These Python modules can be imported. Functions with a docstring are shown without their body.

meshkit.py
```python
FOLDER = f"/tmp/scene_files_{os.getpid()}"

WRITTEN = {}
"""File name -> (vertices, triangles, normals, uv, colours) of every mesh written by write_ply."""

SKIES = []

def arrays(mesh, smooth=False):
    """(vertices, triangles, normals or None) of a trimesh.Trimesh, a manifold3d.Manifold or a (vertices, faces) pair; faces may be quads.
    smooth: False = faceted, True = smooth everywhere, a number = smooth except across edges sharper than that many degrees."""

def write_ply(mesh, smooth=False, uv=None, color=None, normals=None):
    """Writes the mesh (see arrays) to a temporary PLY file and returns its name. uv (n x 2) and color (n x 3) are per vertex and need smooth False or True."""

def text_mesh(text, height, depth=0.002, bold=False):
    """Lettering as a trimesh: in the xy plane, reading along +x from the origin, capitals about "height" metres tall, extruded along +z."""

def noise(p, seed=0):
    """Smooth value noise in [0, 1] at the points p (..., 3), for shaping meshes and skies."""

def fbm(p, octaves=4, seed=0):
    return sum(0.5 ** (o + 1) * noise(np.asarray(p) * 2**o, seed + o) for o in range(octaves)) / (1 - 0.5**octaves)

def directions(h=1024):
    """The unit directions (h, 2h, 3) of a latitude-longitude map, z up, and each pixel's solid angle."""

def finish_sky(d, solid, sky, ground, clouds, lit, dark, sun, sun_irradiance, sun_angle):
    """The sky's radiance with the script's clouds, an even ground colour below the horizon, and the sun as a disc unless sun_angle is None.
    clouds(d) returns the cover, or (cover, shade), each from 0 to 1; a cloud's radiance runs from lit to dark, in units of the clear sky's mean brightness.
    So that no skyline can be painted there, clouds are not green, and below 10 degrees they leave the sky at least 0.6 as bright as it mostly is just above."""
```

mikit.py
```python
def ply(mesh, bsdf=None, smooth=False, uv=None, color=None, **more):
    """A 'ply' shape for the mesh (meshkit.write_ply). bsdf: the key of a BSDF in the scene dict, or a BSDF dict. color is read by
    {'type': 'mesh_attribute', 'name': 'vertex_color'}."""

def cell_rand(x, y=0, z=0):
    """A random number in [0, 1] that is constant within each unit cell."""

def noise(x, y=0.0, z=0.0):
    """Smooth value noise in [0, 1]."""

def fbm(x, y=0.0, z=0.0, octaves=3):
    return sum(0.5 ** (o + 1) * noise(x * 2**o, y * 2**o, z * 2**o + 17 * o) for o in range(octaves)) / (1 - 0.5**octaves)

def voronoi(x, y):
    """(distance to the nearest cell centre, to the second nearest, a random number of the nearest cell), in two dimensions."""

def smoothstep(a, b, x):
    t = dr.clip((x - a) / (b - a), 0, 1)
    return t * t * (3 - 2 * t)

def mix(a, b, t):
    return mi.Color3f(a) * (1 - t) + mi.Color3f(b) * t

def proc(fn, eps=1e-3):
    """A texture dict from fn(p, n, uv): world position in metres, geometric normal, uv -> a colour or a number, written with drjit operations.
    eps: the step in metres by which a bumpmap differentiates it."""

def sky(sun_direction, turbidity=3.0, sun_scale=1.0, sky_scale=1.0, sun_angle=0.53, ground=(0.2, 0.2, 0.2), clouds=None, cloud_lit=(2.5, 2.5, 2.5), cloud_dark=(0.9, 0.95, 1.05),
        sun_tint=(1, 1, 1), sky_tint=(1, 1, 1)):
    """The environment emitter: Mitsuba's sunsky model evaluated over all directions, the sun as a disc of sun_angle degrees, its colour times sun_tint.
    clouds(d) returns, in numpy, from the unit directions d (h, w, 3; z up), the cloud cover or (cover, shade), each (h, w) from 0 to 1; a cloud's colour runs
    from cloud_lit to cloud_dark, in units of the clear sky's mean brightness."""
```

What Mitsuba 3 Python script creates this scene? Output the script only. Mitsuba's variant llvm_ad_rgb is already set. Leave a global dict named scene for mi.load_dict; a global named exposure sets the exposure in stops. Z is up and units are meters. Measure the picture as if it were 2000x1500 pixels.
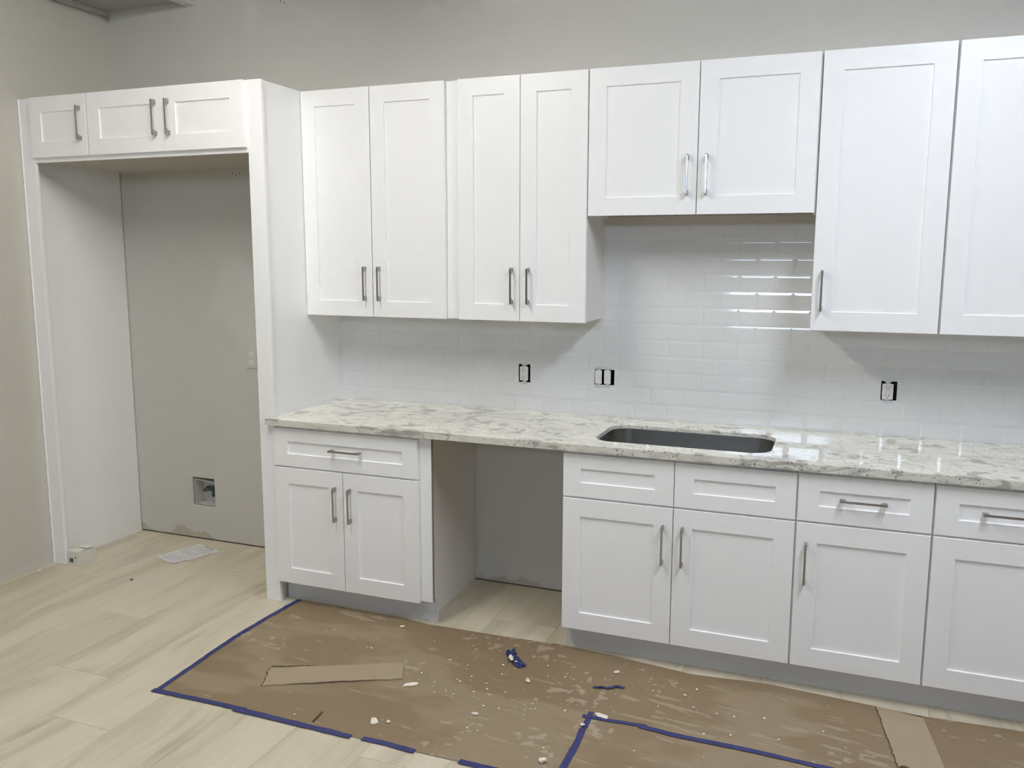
import math, random
import numpy as np
import trimesh, manifold3d as m3
import drjit as dr
import mitsuba as mi
import mikit
from mikit import noise, fbm, voronoi, cell_rand, smoothstep, mix
from meshkit import noise as npnoise, fbm as npfbm

T = mi.ScalarTransform4f
scene, labels = {}, {}
random.seed(7)
rng = np.random.default_rng(7)

# ------------------------------------------------------------------ camera, lights, exposure
exposure = 0.44
CAM = np.array([1.5694, -3.9427, 1.6662])
YAW, PITCH, ROLL = np.radians([-21.1299, -8.4533, 0.1162])
_f = np.array([math.sin(YAW) * math.cos(PITCH), math.cos(YAW) * math.cos(PITCH), math.sin(PITCH)])
_r = np.cross(_f, [0, 0, 1]); _r /= np.linalg.norm(_r)
_u = np.cross(_r, _f)
_up = -math.sin(ROLL) * _r + math.cos(ROLL) * _u
scene['camera'] = {'type': 'perspective', 'fov': math.degrees(2 * math.atan(1000 / 1685.9)), 'fov_axis': 'x',
                   'near_clip': 0.05, 'far_clip': 100.0,
                   'to_world': T().look_at(origin=CAM.tolist(), target=(CAM + _f).tolist(), up=_up.tolist())}
LAMP_LEFT = (26.5, 25.6, 23.8)    # long strip light running towards the camera, refrigerator side
LAMP_RIGHT = (30.5, 32.6, 36.6)   # long strip light running towards the camera, sink side
DAYLIGHT = (14.0, 17.0, 21.5)     # the high window in the wall behind the camera
LAMPS = [(-0.50, -1.92, LAMP_LEFT), (2.25, -1.95, LAMP_RIGHT)]

# ------------------------------------------------------------------ materials
def rgb(c): return {'type': 'rgb', 'value': list(c)}
def pbr(name, color, rough=0.5, metal=0.0, spec=0.5, bump=None, bump_scale=1.0, two=True, **kw):
    c = color if isinstance(color, dict) else rgb(color)
    rr = rough if isinstance(rough, dict) else float(rough)
    b = {'type': 'principled', 'base_color': c, 'roughness': rr, 'metallic': float(metal), 'specular': float(spec), **kw}
    if bump is not None:
        b = {'type': 'bumpmap', 'arbitrary': bump, 'scale': bump_scale, 'bsdf': b}
    if two: b = {'type': 'twosided', 'bsdf': b}
    scene[name] = b
    return name

def ramp(x, a, b): return smoothstep(a, b, x)

pbr('m_cabinet', (0.84, 0.84, 0.84), 0.38, spec=0.45)
pbr('m_raw_ply', (0.30, 0.225, 0.15), 0.7)
pbr('m_melamine', (0.68, 0.665, 0.64), 0.45)  # white melamine, colour lowered to deepen the shade in the dishwasher gap
pbr('m_toe_shaded', (0.58, 0.585, 0.59), 0.45)  # white boards, with the shade under the cabinets put into their colour
pbr('m_ceiling', (0.50, 0.49, 0.46), 0.85)
pbr('m_room_wall', (0.34, 0.33, 0.31), 0.8)
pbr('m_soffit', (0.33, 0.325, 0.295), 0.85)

def wall_color(p, n, uv):
    base = mix((0.545, 0.53, 0.49), (0.575, 0.56, 0.52), fbm(p.x * 1.7, p.y * 1.7, p.z * 1.7, 3))
    # dried joint compound spread over the seams near the top of the wall
    blot = fbm(p.x * 2.6 + 3, p.z * 3.4, 0, 4)
    mud = ramp(blot, 0.50, 0.57) * ramp(p.z, 2.76, 2.90) * ramp(p.x, -1.55, -1.35) * (1 - ramp(p.x, 0.15, 0.5))
    c = mix(base, (0.63, 0.625, 0.60), 0.75 * mud)
    # primer patch in the refrigerator bay
    d = dr.sqrt(dr.square((p.x + 1.57) / 0.22) + dr.square((p.z - 1.38) / 0.30)) + 0.9 * (fbm(p.x * 6, p.z * 5, 5, 5) - 0.5)
    c = mix(c, (0.64, 0.635, 0.615), 0.45 * (1 - ramp(d, 0.65, 1.0)) * (1 - ramp(p.x, -1.3, -1.2)))
    # bare, unpainted paper left by the paint roller just above the floor
    edge = 0.062 * ramp(fbm(p.x * 3.6, p.y * 3.6, 2, 4), 0.30, 0.68) + 0.018 * fbm(p.x * 30, 1, 2, 2)
    strip = 1 - ramp(p.z, edge - 0.006, edge + 0.006)
    return mix(c, (0.44, 0.405, 0.325), 0.8 * strip)
pbr('m_wall', mikit.proc(wall_color), 0.6, spec=0.3,
    bump=mikit.proc(lambda p, n, uv: 0.0004 * noise(p.x * 160, p.y * 160, p.z * 160), eps=2e-3))

def left_wall_color(p, n, uv):
    c = mix((0.53, 0.51, 0.455), (0.56, 0.54, 0.485), fbm(p.x * 1.7, p.y * 1.7, p.z * 1.7, 3))
    edge = 0.008 + 0.045 * ramp(fbm(p.y * 5, 1, 2, 4), 0.35, 0.75)
    return mix(c, (0.61, 0.595, 0.545), 0.5 * (1 - ramp(p.z, edge - 0.004, edge + 0.004)))
pbr('m_wall_left', mikit.proc(left_wall_color), 0.6, spec=0.3)

def plank_color(p, n, uv):
    # uv carries metres along (u) and across (v) the plank, shifted by whole tens for each plank
    tone = cell_rand(dr.floor(uv.x / 10 + 0.5), 3, 1)
    u, v = uv.x, uv.y
    warp = fbm(u * 1.3, v * 2.6, 1, 3) - 0.5
    vv = v + 0.16 * warp
    streak = fbm(u * 1.1, vv * 8.5, 4, 4)
    band = fbm(u * 2.2, vv * 24, 14, 3)
    fine = fbm(u * 5, vv * 110, 9, 3)
    c = mix((0.545, 0.485, 0.37), (0.60, 0.545, 0.43), tone)
    c = mix(c, (0.425, 0.375, 0.285), 0.46 * ramp(streak, 0.47, 0.70))
    c = mix(c, (0.41, 0.365, 0.28), 0.34 * ramp(band, 0.55, 0.72) * ramp(streak, 0.42, 0.56))
    c = mix(c, (0.64, 0.59, 0.48), 0.40 * (1 - ramp(streak, 0.28, 0.46)))
    c = c * (0.965 + 0.07 * fine)
    d1, d2, r = voronoi(u * 1.6, vv * 3.4)
    knot = (1 - ramp(d1, 0.05, 0.26)) * ramp(r, 0.72, 0.74)
    return mix(c, (0.37, 0.325, 0.245), 0.5 * knot * ramp(band, 0.35, 0.6))
pbr('m_plank', mikit.proc(plank_color), 0.42, spec=0.35)
pbr('m_subfloor', (0.44, 0.40, 0.32), 0.8)

def paper_color(p, n, uv):
    c = mix((0.215, 0.157, 0.094), (0.247, 0.183, 0.114), fbm(p.x * 2.3, p.y * 2.3, 0, 4))
    # dusty plaster scuffs dragged across the sheet
    scuff = fbm(p.x * 8 + 2, p.y * 42 + p.x * 6, 3, 4)
    zone = ramp(p.x, 0.75, 1.05) * (1 - ramp(p.x, 1.75, 1.95)) * ramp(p.y, -1.12, -1.02) * (1 - ramp(p.y, -0.84, -0.74))
    zone2 = ramp(p.x, -0.62, -0.5) * (1 - ramp(p.x, -0.38, -0.25)) * ramp(p.y, -0.72, -0.66)
    c = mix(c, (0.40, 0.335, 0.245), 0.50 * ramp(scuff + 0.13 * dr.maximum(zone, zone2), 0.735, 0.80))
    c = mix(c, (0.33, 0.265, 0.18), 0.5 * ramp(fbm(p.x * 2.2 + 5, p.y * 5 + 1, 4, 4), 0.50, 0.66))
    dust = fbm(p.x * 40, p.y * 40, 1, 2) * fbm(p.x * 3, p.y * 3, 8, 2)
    c = mix(c, (0.46, 0.40, 0.31), 0.45 * ramp(dust, 0.45, 0.53))
    dark = fbm(p.x * 3.1 + 9, p.y * 3.1, 5, 3)
    return mix(c, (0.22, 0.16, 0.10), 0.35 * ramp(dark, 0.60, 0.75))
pbr('m_paper', mikit.proc(paper_color), 0.62, spec=0.3)
def card_color(p, n, uv):
    return mix((0.335, 0.265, 0.18), (0.375, 0.30, 0.21), fbm(p.x * 8, p.y * 8, p.z * 8, 3))
pbr('m_cardboard', mikit.proc(card_color), 0.7, spec=0.25)
pbr('m_card_torn_shadow', (0.085, 0.056, 0.03), 0.9)  # torn card, and the painted shadow wedge behind the second strip
pbr('m_tape', mikit.proc(lambda p, n, uv: mix((0.022, 0.026, 0.115), (0.032, 0.038, 0.150), fbm(p.x * 25, p.y * 25, p.z * 25, 3))), 0.55)
pbr('m_plaster', (0.74, 0.70, 0.61), 0.9)

pbr('m_tile', (0.735, 0.745, 0.74), 0.06, spec=0.5)
pbr('m_grout', (0.655, 0.66, 0.645), 0.8)

def granite_color(p, n, uv):
    u, v = p.x + 0.25 * p.z, p.y * 0.95 - p.z * 1.1
    w = fbm(u * 2.2, v * 4.5, 2, 4) - 0.5
    uu, vv = u + 0.10 * w, v + 0.13 * w + 0.16 * u
    c = mix((0.60, 0.585, 0.52), (0.695, 0.68, 0.612), fbm(uu * 9, vv * 22, 1, 3))
    f1 = fbm(uu * 2.6, vv * 13, 7, 5)
    cloud = ramp(fbm(u * 2.3 + 4, v * 5, 17, 3), 0.40, 0.60)
    c = mix(c, (0.375, 0.365, 0.33), (0.34 + 0.46 * cloud) * (1 - ramp(dr.abs(f1 - 0.5), 0.003, 0.050)))
    f2 = fbm(uu * 6 + 5, vv * 27, 9, 4)
    c = mix(c, (0.30, 0.292, 0.262), 0.74 * cloud * (1 - ramp(dr.abs(f2 - 0.47), 0.004, 0.045)))
    blot = fbm(uu * 14, vv * 30, 12, 3)
    c = mix(c, (0.36, 0.35, 0.315), 0.20 * ramp(blot, 0.53, 0.74))
    chunk = fbm(u * 24, v * 26, p.z * 34, 3)
    c = mix(c, (0.25, 0.238, 0.212), 0.68 * ramp(chunk, 0.53, 0.68) * ramp(fbm(u * 6, v * 9, 30, 2), 0.42, 0.58))
    fleck = ramp(fbm(u * 60, v * 75, p.z * 60, 2), 0.60, 0.74)
    c = mix(c, (0.38, 0.365, 0.32), 0.45 * fleck)
    j1, j2 = noise(u * 160, v * 160, p.z * 160) - 0.5, noise(u * 160 + 9, v * 160, p.z * 160) - 0.5
    d1, d2, r = voronoi(u * 85 + 0.55 * j1, v * 85 + 0.55 * j2)
    spot = (1 - ramp(d1, 0.16, 0.32)) * ramp(r, 0.70, 0.72) * ramp(fbm(u * 6, v * 10, 21, 3), 0.38, 0.54) * (0.70 + 0.30 * cell_rand(dr.floor(u * 85), dr.floor(v * 85), 4))
    return mix(c, (0.06, 0.048, 0.046), 0.95 * spot)
pbr('m_granite', mikit.proc(granite_color), 0.05, spec=0.5)

pbr('m_steel', (0.48, 0.48, 0.465), 0.27, metal=1.0)
pbr('m_nickel', (0.37, 0.355, 0.335), 0.24, metal=1.0)
pbr('m_zinc', (0.78, 0.80, 0.84), 0.34, metal=0.65)
pbr('m_black', (0.016, 0.016, 0.016), 0.5)
pbr('m_dark_slot', (0.03, 0.028, 0.025), 0.7)
pbr('m_device', (0.74, 0.74, 0.71), 0.30)
pbr('m_valve_box', (0.52, 0.515, 0.49), 0.5)
pbr('m_valve', (0.02, 0.05, 0.04), 0.4)
pbr('m_valve_stem', (0.20, 0.185, 0.16), 0.4, metal=0.6)
pbr('m_boxpaper', (0.66, 0.645, 0.58), 0.7)
pbr('m_barcode', mikit.proc(lambda p, n, uv: mix((0.07, 0.06, 0.05), (0.15, 0.13, 0.11), cell_rand(dr.floor(p.x * 900), 1, 1))), 0.7)
pbr('m_flap_gap', (0.16, 0.15, 0.12), 0.9)

def leaflet_color(p, n, uv):
    u, v = uv.x, uv.y                     # 0..1 along and across the sheet
    inside = ramp(u, .05, .055) * (1 - ramp(u, .945, .95)) * ramp(v, .07, .075) * (1 - ramp(v, .93, .935))
    line = ramp(dr.abs((v * 34) - dr.floor(v * 34) - .5), .18, .22)
    word = ramp(cell_rand(dr.floor(u * 60), dr.floor(v * 34), 5), .18, .20)
    gut = 1 - (1 - ramp(dr.abs(u - .36), .012, .016)) - (1 - ramp(dr.abs(u - .66), .012, .016))
    block = cell_rand(dr.floor(u * 6), dr.floor(v * 4), 2)
    ink = inside * line * word * dr.maximum(gut, 0) * (0.45 + 0.45 * block)
    head = ramp(u, .955, .96) * (1 - ramp(u, .985, .99)) * ramp(v, .30, .31) * (1 - ramp(v, .72, .73))
    return mix(mix((0.70, 0.69, 0.68), (0.40, 0.40, 0.43), ink), (0.08, 0.08, 0.09), 0.8 * head)
pbr('m_leaflet', mikit.proc(leaflet_color), 0.6)
pbr('m_housing', (0.75, 0.75, 0.73), 0.5)
pbr('m_frame_dark', (0.25, 0.25, 0.26), 0.4)

# ------------------------------------------------------------------ mesh helpers
def box(x0, x1, y0, y1, z0, z1):
    b = trimesh.creation.box((x1 - x0, y1 - y0, z1 - z0))
    b.apply_translation(((x0 + x1) / 2, (y0 + y1) / 2, (z0 + z1) / 2))
    return b
def cbox(x0, x1, y0, y1, z0, z1, c=0.001):
    """a box with small chamfers on all edges"""
    P = []
    for sx in (0, 1):
        for sy in (0, 1):
            for sz in (0, 1):
                X, Y, Z = (x0, x1)[sx], (y0, y1)[sy], (z0, z1)[sz]
                dx, dy, dz = (c, -c)[sx], (c, -c)[sy], (c, -c)[sz]
                P += [(X, Y + dy, Z + dz), (X + dx, Y, Z + dz), (X + dx, Y + dy, Z)]
    return trimesh.convex.convex_hull(np.array(P))
def cat(*ms): return trimesh.util.concatenate(list(ms))
def man(b): return m3.Manifold(m3.Mesh(np.asarray(b.vertices, np.float32), np.asarray(b.faces, np.uint32)))
def unman(M):
    m = M.to_mesh()
    return trimesh.Trimesh(np.array(m.vert_properties[:, :3]), np.array(m.tri_verts), process=False)
def mbox(x0, x1, y0, y1, z0, z1):
    return m3.Manifold.cube([x1 - x0, y1 - y0, z1 - z0]).translate([x0, y0, z0])
def rings(rs, closed_loop=False):
    """quads between consecutive rings (n points each); closed_loop joins last to first"""
    n = len(rs[0]); V = np.concatenate([np.asarray(r, float) for r in rs]); F = []
    k = len(rs)
    for a in range(k if closed_loop else k - 1):
        b = (a + 1) % k
        for i in range(n):
            j = (i + 1) % n
            F += [(a * n + i, a * n + j, b * n + j), (a * n + i, b * n + j, b * n + i)]
    return trimesh.Trimesh(V, F, process=False)
def rect_ring(x0, x1, z0, z1, y): return [(x0, y, z0), (x1, y, z0), (x1, y, z1), (x0, y, z1)]
def inset_poly(P, d):
    """mitred inward offset of a counter-clockwise polygon"""
    P = np.asarray(P, float); a, b = np.roll(P, 1, 0), np.roll(P, -1, 0)
    n1 = np.stack([-(P - a)[:, 1], (P - a)[:, 0]], 1); n1 /= np.linalg.norm(n1, axis=1, keepdims=True)
    n2 = np.stack([-(b - P)[:, 1], (b - P)[:, 0]], 1); n2 /= np.linalg.norm(n2, axis=1, keepdims=True)
    m = n1 + n2; m /= np.sum(m * n1, 1)[:, None]
    return P + m * d
def prism(outer, z0, z1, holes=(), ease=0.0, ease_hole=0.0):
    """upright prism of a polygon (ccw) with holes (ccw too), its top edges eased in two steps"""
    def ring(P, z): return np.column_stack([P, np.full(len(P), z)])
    parts, tops, bots = [], [], []
    for P, e, sgn in [(outer, ease, 1)] + [(h, ease_hole, -1) for h in holes]:
        P = np.asarray(P, float)
        rs = [ring(P, z0)]
        if e > 0:
            rs += [ring(P, z1 - e), ring(inset_poly(P, sgn * e * 0.29), z1 - e * 0.29), ring(inset_poly(P, sgn * e), z1)]
        else:
            rs += [ring(P, z1)]
        m = rings(rs)
        if sgn < 0: m.invert()
        parts.append(m)
        tops.append(rs[-1][:, :2] if sgn > 0 else rs[-1][::-1, :2]); bots.append(rs[0][:, :2] if sgn > 0 else rs[0][::-1, :2])
    for polys, z, up in ((tops, z1, True), (bots, z0, False)):
        F = np.asarray(m3.triangulate([np.ascontiguousarray(q) for q in polys]))
        V = np.column_stack([np.concatenate(polys), np.full(sum(map(len, polys)), z)])
        parts.append(trimesh.Trimesh(V, F if up else F[:, ::-1], process=False))
    m = cat(*parts); m.merge_vertices()
    return m
def arc_rect(x0, x1, y0, y1, r, n=10):
    pts = []
    for cx, cy, a0 in ((x1 - r, y0 + r, -90), (x1 - r, y1 - r, 0), (x0 + r, y1 - r, 90), (x0 + r, y0 + r, 180)):
        for t in np.linspace(0, 90, n):
            a = math.radians(a0 + t); pts.append((cx + r * math.cos(a), cy + r * math.sin(a)))
    return np.array(pts)
def cyl(p0, p1, r, n=16):
    return trimesh.creation.cylinder(radius=r, segment=[p0, p1], sections=n)

# ------------------------------------------------------------------ bookkeeping
def numbered(key):
    used = lambda k: k in scene or k in labels or any(q.startswith(k + '__') for q in scene)
    if not used(key): return key
    i = 1
    while used(f'{key}_{i:03d}'): i += 1
    return f'{key}_{i:03d}'
def thing(name, label, category, group=None):
    key = numbered(name)
    labels[key] = {'label': label, 'category': category}
    if group: labels[key]['group'] = group
    return key
def obj(name, mesh, mat, parent=None, smooth=False, label=None, **kw):
    key = numbered((parent + '__' if parent else '') + name)
    scene[key] = mikit.ply(mesh, mat, smooth=smooth, **kw)
    if label: labels[key] = {**labels.get(key, {}), 'label': label}
    return key
def single(name, mesh, mat, label, category, group=None, kind=None, smooth=False, **kw):
    key = obj(name, mesh, mat, smooth=smooth, **kw)
    labels[key] = {'label': label, 'category': category}
    if group: labels[key]['group'] = group
    if kind: labels[key]['kind'] = kind
    return key
def struct(name, mesh, mat, label, category, smooth=False, **kw):
    key = obj(name, mesh, mat, smooth=smooth, **kw)
    labels[key] = {'label': label, 'category': category, 'kind': 'structure'}
    return key

# ------------------------------------------------------------------ the room
XL, XR, YF, ZC = -2.401, 4.6, -8.0, 3.10
HOLES = [(0.084, 0.1445, 1.052, 1.141), (0.4705, 0.566, 1.061, 1.1345), (1.7245, 1.787, 1.064, 1.1455)]   # openings for the outlets
WBOX = (-1.974, -1.815, 0.205, 0.374)                                                                    # opening for the water valve box
w = mbox(XL - 0.15, XR + 0.15, 0, 0.15, -0.05, ZC + 0.1)
for x0, x1, z0, z1 in HOLES: w -= mbox(x0, x1, -1, 0.06, z0, z1)
for sx0, sx1 in ((-2.379, -0.951), (-0.155, 0.514)): w -= mbox(sx0, sx1, -1, 0.03, -1, 0.006)      # gap left under the drywall
w -= mbox(WBOX[0], WBOX[1], -1, 0.09, WBOX[2], WBOX[3])
struct('wall_back', unman(w), 'm_wall', 'grey painted drywall behind the cabinets, patched with lighter joint compound', 'wall')
struct('wall_left', box(XL - 0.15, XL, YF, 0, -0.05, ZC + 0.1), 'm_wall_left', 'beige painted side wall left of the refrigerator bay', 'wall')
struct('wall_right', box(XR, XR + 0.15, YF, 0, -0.05, ZC + 0.1), 'm_room_wall', 'plain painted wall at the right end of the room', 'wall')
struct('ceiling', box(XL - 0.15, XR + 0.15, YF - 0.15, 0.15, ZC, ZC + 0.1), 'm_ceiling', 'flat painted ceiling above the kitchen', 'ceiling')
WIN = (0.10, 1.42, 2.47, 3.08)
wf = mbox(XL - 0.15, XR + 0.15, YF - 0.15, YF, -0.05, ZC + 0.1) - mbox(WIN[0], WIN[1], YF - 1, YF + 1, WIN[2], WIN[3])
struct('wall_front', unman(wf), 'm_room_wall', 'plain painted wall behind the camera with a high window', 'wall')
k = struct('window_1', unman(mbox(WIN[0], WIN[1], YF - 0.10, YF - 0.04, WIN[2], WIN[3]) - mbox(WIN[0] + .03, WIN[1] - .03, YF - 1, YF + 1, WIN[2] + .03, WIN[3] - .03)),
           'm_frame_dark', 'high transom window letting in bluish daylight', 'window')
pane = trimesh.Trimesh([(WIN[0] + .03, YF - 0.07, WIN[2] + .03), (WIN[1] - .03, YF - 0.07, WIN[2] + .03), (WIN[1] - .03, YF - 0.07, WIN[3] - .03), (WIN[0] + .03, YF - 0.07, WIN[3] - .03)],
                       [(2, 1, 0), (3, 2, 0)], process=False)
obj('pane', pane, 'm_housing', k, emitter={'type': 'area', 'radiance': rgb(DAYLIGHT)})

# soffit panel, ledge and pale edging in the top left corner
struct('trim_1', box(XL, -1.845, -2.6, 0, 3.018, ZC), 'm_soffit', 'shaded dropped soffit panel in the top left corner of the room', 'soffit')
struct('trim_2', box(-1.845, -1.785, -2.6, 0, 2.992, ZC), 'm_wall', 'pale edging strip along the dropped soffit', 'trim')
struct('trim_3', cbox(XL, XL + 0.007, -2.6, -0.001, 2.986, 3.0178, 0.002), 'm_wall_left', 'narrow painted ledge under the soffit on the left wall', 'trim')
cable = cyl((XL + 0.006, -0.02, 2.981), (XL + 0.006, -0.36, 2.981), 0.0035, 10)
cable2 = cat(cyl((XL + 0.006, -0.36, 2.981), (XL + 0.014, -0.40, 2.990), 0.004, 10), trimesh.creation.icosphere(2, 0.010).apply_translation((XL + 0.011, -0.012, 2.972)))
single('cable', cat(cable, cable2), 'm_soffit', 'thin painted cable under the ledge high in the left corner', 'cable', smooth=40)

# floor: wood-look planks running towards the camera
struct('floor', box(XL - 0.15, XR + 0.15, YF - 0.15, 0.15, -0.06, -0.006), 'm_subfloor', 'pale whitewashed wood-look plank floor', 'floor')
PW, PL, JX = 0.302, 1.20, 0.0004
joint0 = {4: -1.506, 5: -1.805, 6: -0.93, 7: -1.33, 8: -0.98, 9: -1.62, 10: -0.75, 3: -1.02, 2: -1.55, 1: -0.70, 0: -1.30}
pk = 0
for c in range(24):
    x0 = -2.595 + c * PW
    xa, xb = max(x0, XL), min(x0 + PW, XR)
    if xb - xa < 0.01: continue
    y = joint0.get(c, -0.6 - 1.1 * random.random()); ys = [y]
    while ys[-1] > YF: ys.append(ys[-1] - PL)
    while ys[0] < 0: ys.insert(0, ys[0] + PL)
    ys = sorted({min(max(v, YF), 0) for v in ys})
    for a, b in zip(ys[:-1], ys[1:]):
        pk += 1
        p0, p1, q0, q1, e = xa + JX, xb - JX, a + JX, b - JX, 0.0007
        r = [[(p0, q0, -0.006), (p1, q0, -0.006), (p1, q1, -0.006), (p0, q1, -0.006)],
             [(p0, q0, -e), (p1, q0, -e), (p1, q1, -e), (p0, q1, -e)],
             [(p0 + e, q0 + e, 0), (p1 - e, q0 + e, 0), (p1 - e, q1 - e, 0), (p0 + e, q1 - e, 0)]]
        m = rings(r); m = trimesh.Trimesh(m.vertices, np.vstack([m.faces, [(8, 9, 10), (8, 10, 11)]]), process=False)
        flip = 1 if pk % 2 else -1
        uv = np.column_stack([(m.vertices[:, 1] - a) * flip + (0 if flip > 0 else PL) + 10 * pk, (m.vertices[:, 0] - x0) + 10 * (pk * 7 % 23)])
        obj('plank', m, 'm_plank', 'floor', uv=uv)

# ceiling strip lights
for i, (lx, ly, rad) in enumerate(LAMPS):
    t = thing('ceiling_light', ['long strip light on the ceiling above the refrigerator end', 'long strip light on the ceiling above the sink end'][i], 'ceiling light')
    hw, hl, zb = 0.10, 0.75, ZC - 0.095
    R = lambda a, b, z: [(lx - a, ly - b, z), (lx + a, ly - b, z), (lx + a, ly + b, z), (lx - a, ly + b, z)]
    obj('ballast_channel', box(lx - .07, lx + .07, ly - hl - .012, ly + hl + .012, ZC - .030, ZC - .0002), 'm_housing', t)
    for sy in (-1, 1):
        obj('end_cap', cbox(lx - hw - .004, lx + hw + .004, min(ly + sy * hl, ly + sy * (hl + .012)), max(ly + sy * hl, ly + sy * (hl + .012)), zb - .004, ZC - .0305, .002), 'm_housing', t)
    lens = rings([R(hw, hl - .0005, ZC - .031), R(hw, hl - .0005, zb + .022), R(hw - .022, hl - .0005, zb)])
    n = len(lens.vertices)
    lens = trimesh.Trimesh(lens.vertices, np.vstack([lens.faces, [(n - 4, n - 3, n - 2), (n - 4, n - 2, n - 1), (2, 1, 0), (3, 2, 0)]]), process=False)
    if lens.volume < 0: lens.invert()
    obj('lens', lens, 'm_housing', t, emitter={'type': 'area', 'radiance': rgb(rad)})

# ------------------------------------------------------------------ backsplash tiles
ZT = 0.9096                                   # counter top
grout = mbox(-0.930, 2.55, -0.0061, 0, ZT, 1.845)
grout -= mbox(-1.5, 0.486, -1, 1, 1.42, 3) + mbox(1.452, 3, -1, 1, 1.42, 3)
for x0, x1, z0, z1 in HOLES: grout -= mbox(x0, x1, -1, 1, z0, z1)
obj('grout', unman(grout), 'm_grout', 'wall_back')
jx = [-0.9975, -0.8462, -0.6930, -0.5415, -0.3900, -0.2385, -0.0890, 0.0605, 0.2090, 0.3580, 0.5090, 0.6620, 0.8145, 0.9685, 1.1225, 1.2750, 1.4265, 1.5785, 1.7310, 1.8840, 2.0364, 2.1887, 2.3410, 2.4933, 2.6456]
jz = [0.9101 + 0.0] + [0.9795 + 0.0757 * k for k in range(12)]
def tile(x0, x1, z0, z1, tilt):
    g = 0.0006
    x0, x1, z0, z1 = x0 + g, x1 - g, z0 + g, z1 - g
    ins = lambda d, y: rect_ring(x0 + d, x1 - d, z0 + d, z1 - d, y)
    rs, d, y = [ins(0, -0.0062), ins(0, -0.0067)], 0.0, -0.0067
    for run, deg in ((0.0056, 6.3), (0.0046, 5.8), (0.0010, 4.6), (0.0008, 3.7)):      # pillowed bevel
        d += run; y -= run * math.tan(math.radians(deg)); rs.append(ins(d, y))
    m = rings(rs)
    n = len(m.vertices)
    F = np.vstack([m.faces, [(n - 4, n - 3, n - 2), (n - 4, n - 2, n - 1), (2, 1, 0), (3, 2, 0)]])
    V = m.vertices.copy()
    cx, cz = (x0 + x1) / 2, (z0 + z1) / 2
    V[4:, 1] += (V[4:, 0] - cx) * tilt[0] + (V[4:, 2] - cz) * tilt[1]
    return trimesh.Trimesh(V, F, process=False)
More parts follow.
